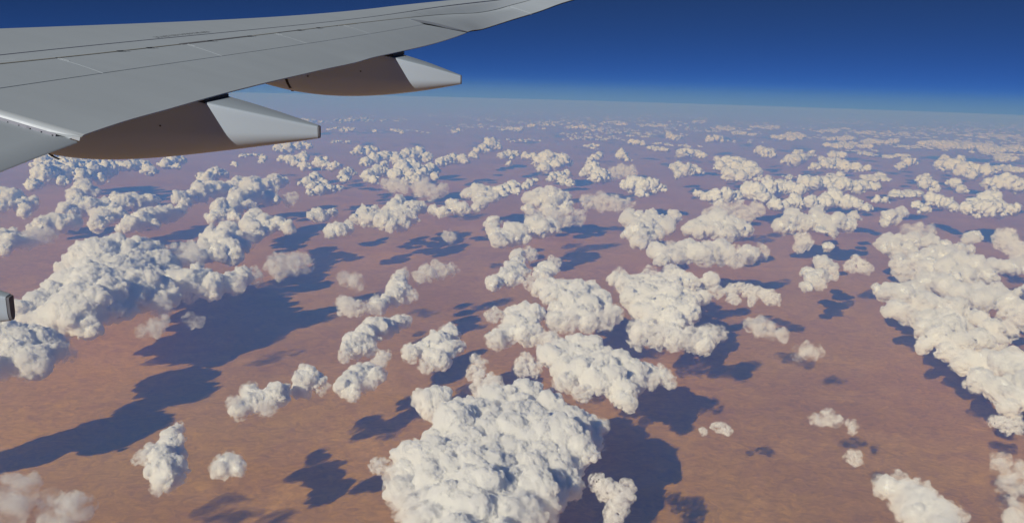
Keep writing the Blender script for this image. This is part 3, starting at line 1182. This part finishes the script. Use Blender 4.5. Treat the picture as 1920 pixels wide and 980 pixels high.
  "1717,490,15 1740,486,20 1770,486,20 1800,495,20 1830,500,18 1860,500,16 1890,505,13 1742,504,16 1770,510,18 1810,518,16 1850,516,13 1905,502,12", "1684,494,13 1695,508,12 1790,525,12 1725,512,12"),
 ("third large right-hand cumulus, reaching the right edge",
  "1670,546,16 1690,560,22 1710,540,16 1740,536,18 1770,545,22 1800,555,20 1830,550,18 1860,560,18 1890,570,18 1915,560,14 1740,566,24 1790,575,22 1682,578,16 1720,560,20 1840,570,18",
  "1645,546,8 1900,598,18 1872,547,13 1700,590,14 1920,585,14"),
 ("fourth large right-hand cumulus, round-shouldered, below the third",
  "1742,601,22 1770,600,22 1800,610,22 1732,620,17 1760,634,24 1800,640,26 1840,640,24 1860,622,18 1830,602,18 1780,620,24", "1772,660,16 1880,620,14 1735,645,12 1870,645,14"),
 ("lowest large right-hand cumulus, running off the right edge",
  "1822,680,20 1850,680,24 1880,690,28 1910,700,28 1842,709,22 1870,725,24 1900,738,26 1900,666,20 1930,720,30 1925,758,14 1960,740,30", "1802,682,13 1830,722,12 1895,765,12"),
 ("little flat white scraps on the dark shadow at the right edge", "", "1885,795,9 1905,798,9 1866,790,5"),
 ("smooth white cloud sloping down at the bottom right", "1690,915,12 1720,935,16 1745,955,16",
  "1665,912,17 1690,915,21 1720,930,26 1745,950,26 1770,970,25 1700,948,22 1715,973,22 1650,903,9 1770,1000,30"),
 ("hazy veil at the right edge near the bottom corner", "", "1885,880,17 1905,882,17 1895,910,17 1900,948,13 1880,865,12 1900,975,15"),
 ("faint flat puff alone on the desert, lower right", "", "1530,786,9 1550,784,11 1570,790,9 1598,800,8"),
 ("pair of tiny scraps over the shadow right of the bottom cumulus", "", "1345,800,7 1362,804,7 1321,808,5"),
 ("very faint haze patch near the lower right desert", "", "1600,856,9 1607,862,7"),
 ("small flat cloud above the ring-shaped cloud, upper right", "1276,293,8 1291,290,9 1305,290,9 1318,293,7", ""),
 ("loose cluster of puffs above right of the oval cloud", "1262,312,7 1271,310,8 1285,322,10 1300,318,8", "1270,331,8 1310,325,7"),
 ("bright lumpy cloud right of the loose cluster", "1351,317,10 1361,310,10 1385,310,12 1404,320,13 1419,328,10 1372,327,11 1391,331,10", "1345,301,8"),
 ("thin pair of puffs on a diagonal, upper right", "1425,286,7 1440,293,8 1431,282,5 1447,281,5", ""),
 ("bright knot with a hazy right side, upper right", "1481,300,9 1491,302,10 1504,298,7", "1495,289,9 1520,291,8"),
 ("layered flat cloud right of the bright knot", "1526,316,7 1545,312,9 1565,309,9 1585,315,8 1604,318,7", "1625,321,6 1560,296,8 1580,296,8 1540,300,7"),
 ("large bright double-lobed cloud, right of centre top", "1405,360,14 1421,360,16 1440,360,14 1461,355,12 1480,358,12 1499,362,10 1431,371,10", "1445,372,10"),
 ("long bright bank right of the double-lobed cloud", "1510,346,12 1530,348,13 1550,345,12 1556,333,8 1575,333,7 1580,350,12 1600,348,10 1619,350,10", "1640,350,9 1610,360,9 1560,360,9"),
 ("flat-topped bright cloud left below the double-lobed cloud", "1321,369,9 1340,372,12 1360,372,12 1379,372,10", "1308,365,9 1350,383,9"),
 ("row of bright lumps below the long bank", "1451,389,9 1470,385,11 1490,381,11 1520,385,11 1545,380,12 1565,378,13 1585,382,11 1605,385,9", "1625,391,9 1645,376,7 1660,376,6 1535,393,10"),
 ("bright cloud with a rounded left end above the dark shadows, right", "1466,425,12 1501,420,12 1520,418,14 1545,420,14 1570,422,12 1530,406,9", "1485,412,14 1590,425,10 1480,430,9 1600,407,10 1560,432,9"),
 ("grey layered shelf between two bright clouds, right of centre", "", "1350,395,14 1380,395,13 1402,400,11 1420,391,11 1330,400,9"),
 ("small white cloud with an upturned right end, right", "1666,410,7 1680,408,8 1690,402,7", "1660,418,6"),
 ("bright cloud at the left end of the long right bank", "1746,377,9 1760,378,9 1775,385,9 1789,390,8", "1720,390,9 1735,393,8"),
 ("long bright right-hand bank with several domes", "1811,395,12 1831,385,13 1850,385,14 1874,390,13 1850,400,12 1890,394,10", "1906,396,10 1830,402,9"),
 ("smooth bright cloud at the right edge, upper right", "1851,350,9 1870,350,11 1890,350,12 1910,352,11", "1860,358,7"),
 ("big rounded far cloud, upper right", "1765,308,8 1785,314,11 1805,318,12 1829,320,11 1849,325,9 1820,331,8", "1800,305,9 1770,296,8"),
 ("round bright puff left of the big far cloud", "1691,313,7", "1697,305,6 1710,306,8"),
 ("small peaked cloud between far clouds, upper right", "1726,338,7 1735,331,7 1745,345,7", "1730,350,9 1755,352,8"),
 ("little dome below the big rounded far cloud", "1790,348,8", "1801,353,8 1780,342,6"),
 ("faint patch left of a peach coloured puff, right", "", "1740,435,9 1722,432,9 1702,433,7"),
 ("small warm-tinted puff above the right-hand banks", "1821,449,7", "1829,445,8 1812,444,6"),
 ("ragged grey cloud at the right edge, mid height", "", "1880,451,11 1898,460,11 1911,470,11 1889,440,9 1915,490,10"),
 ("two small dome clouds above the far diagonal, right", "1185,268,5 1195,269,5", "1205,271,4"),
 ("pair of small far puffs, right of centre", "1255,254,5 1262,262,5 1275,259,5", ""),
 ("small flat far cloud right of the far pair", "1331,262,5 1342,260,6 1352,262,4", ""),
]
OFF = [
 ("cloud just outside the left edge casting the large dark shadows", "-445,803,44 -390,795,40 -335,780,34 -85,704,28 -190,735,46 -250,755,48 -300,770,38 -170,770,34"),
 ("cloud outside the bottom edge", "700,1110,40 650,1120,34"),
 ("cloud outside the right edge", "1990,560,40 2010,650,44 2020,740,50"),
]
for q in NEAR:
    cloud(q[0], q[1], q[2], tau=1.25 if ('faint' in q[0] or 'veil' in q[0] or 'smudge' in q[0]) else 2.8)
for q in OFF:
    cloud(q[0], q[1])

# far fields: copies of a dozen shapes, each placed on the same cloud layer
VAR = []
vr = random.Random(5)
for k in range(12):
    n = vr.randint(3, 6)
    b = []
    for j in range(n):
        b.append(((j - (n - 1) / 2) * .8 + vr.uniform(-.3, .3), vr.uniform(-.9, .9), vr.uniform(0, .3), vr.uniform(.55, 1.0)))
    P = puff_up(b, vr, 2, n1=10, n2=5)
    VAR.append(grow_mesh('far_cloud', P, np.zeros(3), .15, .9, 2.2, 1.0, 1.6, M_CORE))


fr = random.Random(21)
# rows of far clouds: x centre, y, half width, half height, count, radius
FIELD = [(600, 228, 60, 4, 6, 5), (700, 226, 60, 3, 7, 5), (650, 243, 50, 4, 6, 4), (740, 245, 50, 5, 5, 4), (860, 245, 30, 5, 4, 4), (640, 268, 40, 5, 4, 3.5),
         (900, 226, 60, 3, 5, 3), (960, 243, 25, 4, 4, 5), (1010, 238, 30, 5, 4, 5), (1060, 230, 40, 3, 5, 3), (1100, 240, 35, 4, 5, 5), (1120, 246, 30, 4, 3, 4),
         (1150, 232, 40, 4, 7, 4.5), (1240, 236, 45, 4, 9, 4.5), (1300, 230, 40, 4, 6, 4), (1360, 240, 45, 4, 9, 5), (1440, 242, 50, 4, 9, 5), (1480, 258, 25, 7, 6, 5.5),
         (1400, 252, 40, 4, 4, 4), (1540, 246, 50, 4, 9, 5), (1620, 248, 50, 4, 8, 4.5), (1560, 262, 40, 4, 5, 5), (1650, 268, 50, 4, 7, 5.5), (1590, 275, 45, 5, 8, 6.5),
         (1625, 288, 30, 4, 3, 5), (1700, 252, 50, 4, 7, 4), (1760, 272, 35, 5, 7, 7), (1820, 276, 40, 4, 8, 7), (1890, 284, 35, 5, 8, 7), (1850, 256, 60, 5, 8, 4.5),
         (1880, 300, 40, 4, 5, 5), (1700, 295, 40, 5, 4, 5), (1460, 335, 40, 4, 3, 6), (1230, 280, 30, 5, 3, 4.5), (1110, 275, 40, 5, 3, 4), (1190, 255, 40, 4, 3, 4),
         (460, 290, 40, 5, 3, 4), (540, 258, 20, 4, 2, 4), (1650, 335, 30, 5, 5, 7), (1700, 365, 40, 6, 5, 8), (1895, 320, 30, 5, 4, 7), (1530, 432, 40, 4, 2, 6)]


def place(mesh_, x, y, r, stretch=1.3):
    p = unproj(x, y, CZ + 200)
    s = r * float(np.linalg.norm(p)) / F
    return p, s


def far_label(x, y):
    hy = 192 + (x - 960) * math.tan(ROLL)
    dep = 'tiny far cloud just under the horizon haze' if y < hy + 42 else (
        'small far cloud in the second band' if y < hy + 68 else 'small far cloud in the third band')
    cols = [(560, 'behind the tail of the nearest flap fairing'), (700, 'right of the nearest fairing tail'), (830, 'under the farther fairing tail'),
            (980, 'right of the farther fairing tail'), (1120, 'left of the middle of the open horizon'), (1260, 'above the lone bright oval cloud'),
            (1400, 'above the bright lumpy cloud right of centre'), (1520, 'above the large double-lobed cloud'),
            (1640, 'above the layered flat cloud at right'), (1770, 'left of the big rounded far cloud'), (1850, 'above the big rounded far cloud'),
            (9999, 'against the right edge')]
    c_ = next(t for a, t in cols if x < a)
    return dep + ', ' + c_


def var_mesh(k):
    m_ = VAR[k]
    co = np.empty(len(m_.vertices) * 3)
    m_.vertices.foreach_get('co', co)
    return co.reshape(-1, 3), [tuple(p_.vertices) for p_ in m_.polygons]


SMALL = []
for k in range(6):
    b = [(vr.uniform(-1.3, 1.3), vr.uniform(-1, 1), vr.uniform(0, .3), vr.uniform(.4, .8)) for _ in range(4)]
    VAR.append(grow_mesh('far_speck', puff_up(b, vr, 1, n1=5), np.array([k * 7., 0, 0]), .5, .3, 1.0, .3, 1.5, M_CORE))
    SMALL.append(var_mesh(12 + k))
V_all, F_all, off = [], [], 0


def speck(X, Y, rr):
    global off
    p, s = place(None, X, Y, rr)
    vv, ff = SMALL[fr.randrange(6)]
    a = fr.uniform(0, 6.28)
    rot = np.array([[math.cos(a), -math.sin(a), 0], [math.sin(a), math.cos(a), 0], [0, 0, 1]])
    vv = vv - np.array([vv[:, 0].mean(), 0, 0])
    V_all.append((vv @ rot.T) * np.array([s * fr.uniform(.8, 1.2), s * fr.uniform(1.2, 3.2), s * fr.uniform(.7, 1.0)]) + p)
    F_all.extend(tuple(q + off for q in f_) for f_ in ff)
    off += len(vv)


for (x, y, hw_, hh, n, r) in FIELD:
    for k in range(int(n * 1.0 + .5)):
        X = x + fr.triangular(-hw_, hw_)
        Y = y + fr.triangular(-hh, hh)
        rr = r * fr.uniform(.6, 1.2)
        hy = 192 + (X - 960) * math.tan(ROLL)
        if Y < hy + 44:
            for _ in range(2):
                speck(X + fr.uniform(-12, 12), Y + fr.uniform(-2, 2), rr * .9)
            continue
        p, s = place(None, X, Y, rr)
        lab = far_label(X, Y)
        o = link('cloud', VAR[fr.randrange(12)], label=lab, cat='cloud', group=lab.replace('cloud', 'clouds', 1))
        o.location = p
        o.scale = (s * fr.uniform(.7, 1.1), s * fr.uniform(.9, 1.8), s * fr.uniform(.6, .95))
        o.rotation_euler = (0, 0, fr.uniform(-.4, .4))
        for _ in range(2):
            speck(X + fr.uniform(-14, 14), Y + fr.uniform(-3, 3), rr * fr.uniform(.3, .55))

# the farthest specks, which nobody could count, as one mesh
for k in range(4200):
    X = fr.uniform(470, 1980)
    hy = 192 + (X - 960) * math.tan(ROLL)
    t = fr.random()
    Y = hy + 14 + 62 * t
    dens = math.sin(X * .013 + Y * .22) + math.sin(X * .031 - Y * .35 + 1) + math.sin(X * .0061 + 2)
    thr = (1.0 if X < 1050 else -.5) + (1.6 if t > .55 else 0) * t
    if dens + fr.uniform(-.8, .8) < thr:
        continue
    speck(X, Y, 1.1 + 2.6 * t * fr.uniform(.5, 1.1))
V_all = np.vstack(V_all)
cen = V_all.mean(0)
ds = link('distant_clouds', mesh('distant_clouds', V_all - cen, F_all, True), kind='stuff', mat=M_CORE,
          label='countless distant clouds crowding together towards the horizon')
ds.location = cen
print('cloud triangles', TRI[0], 'far', 2 * len(F_all))
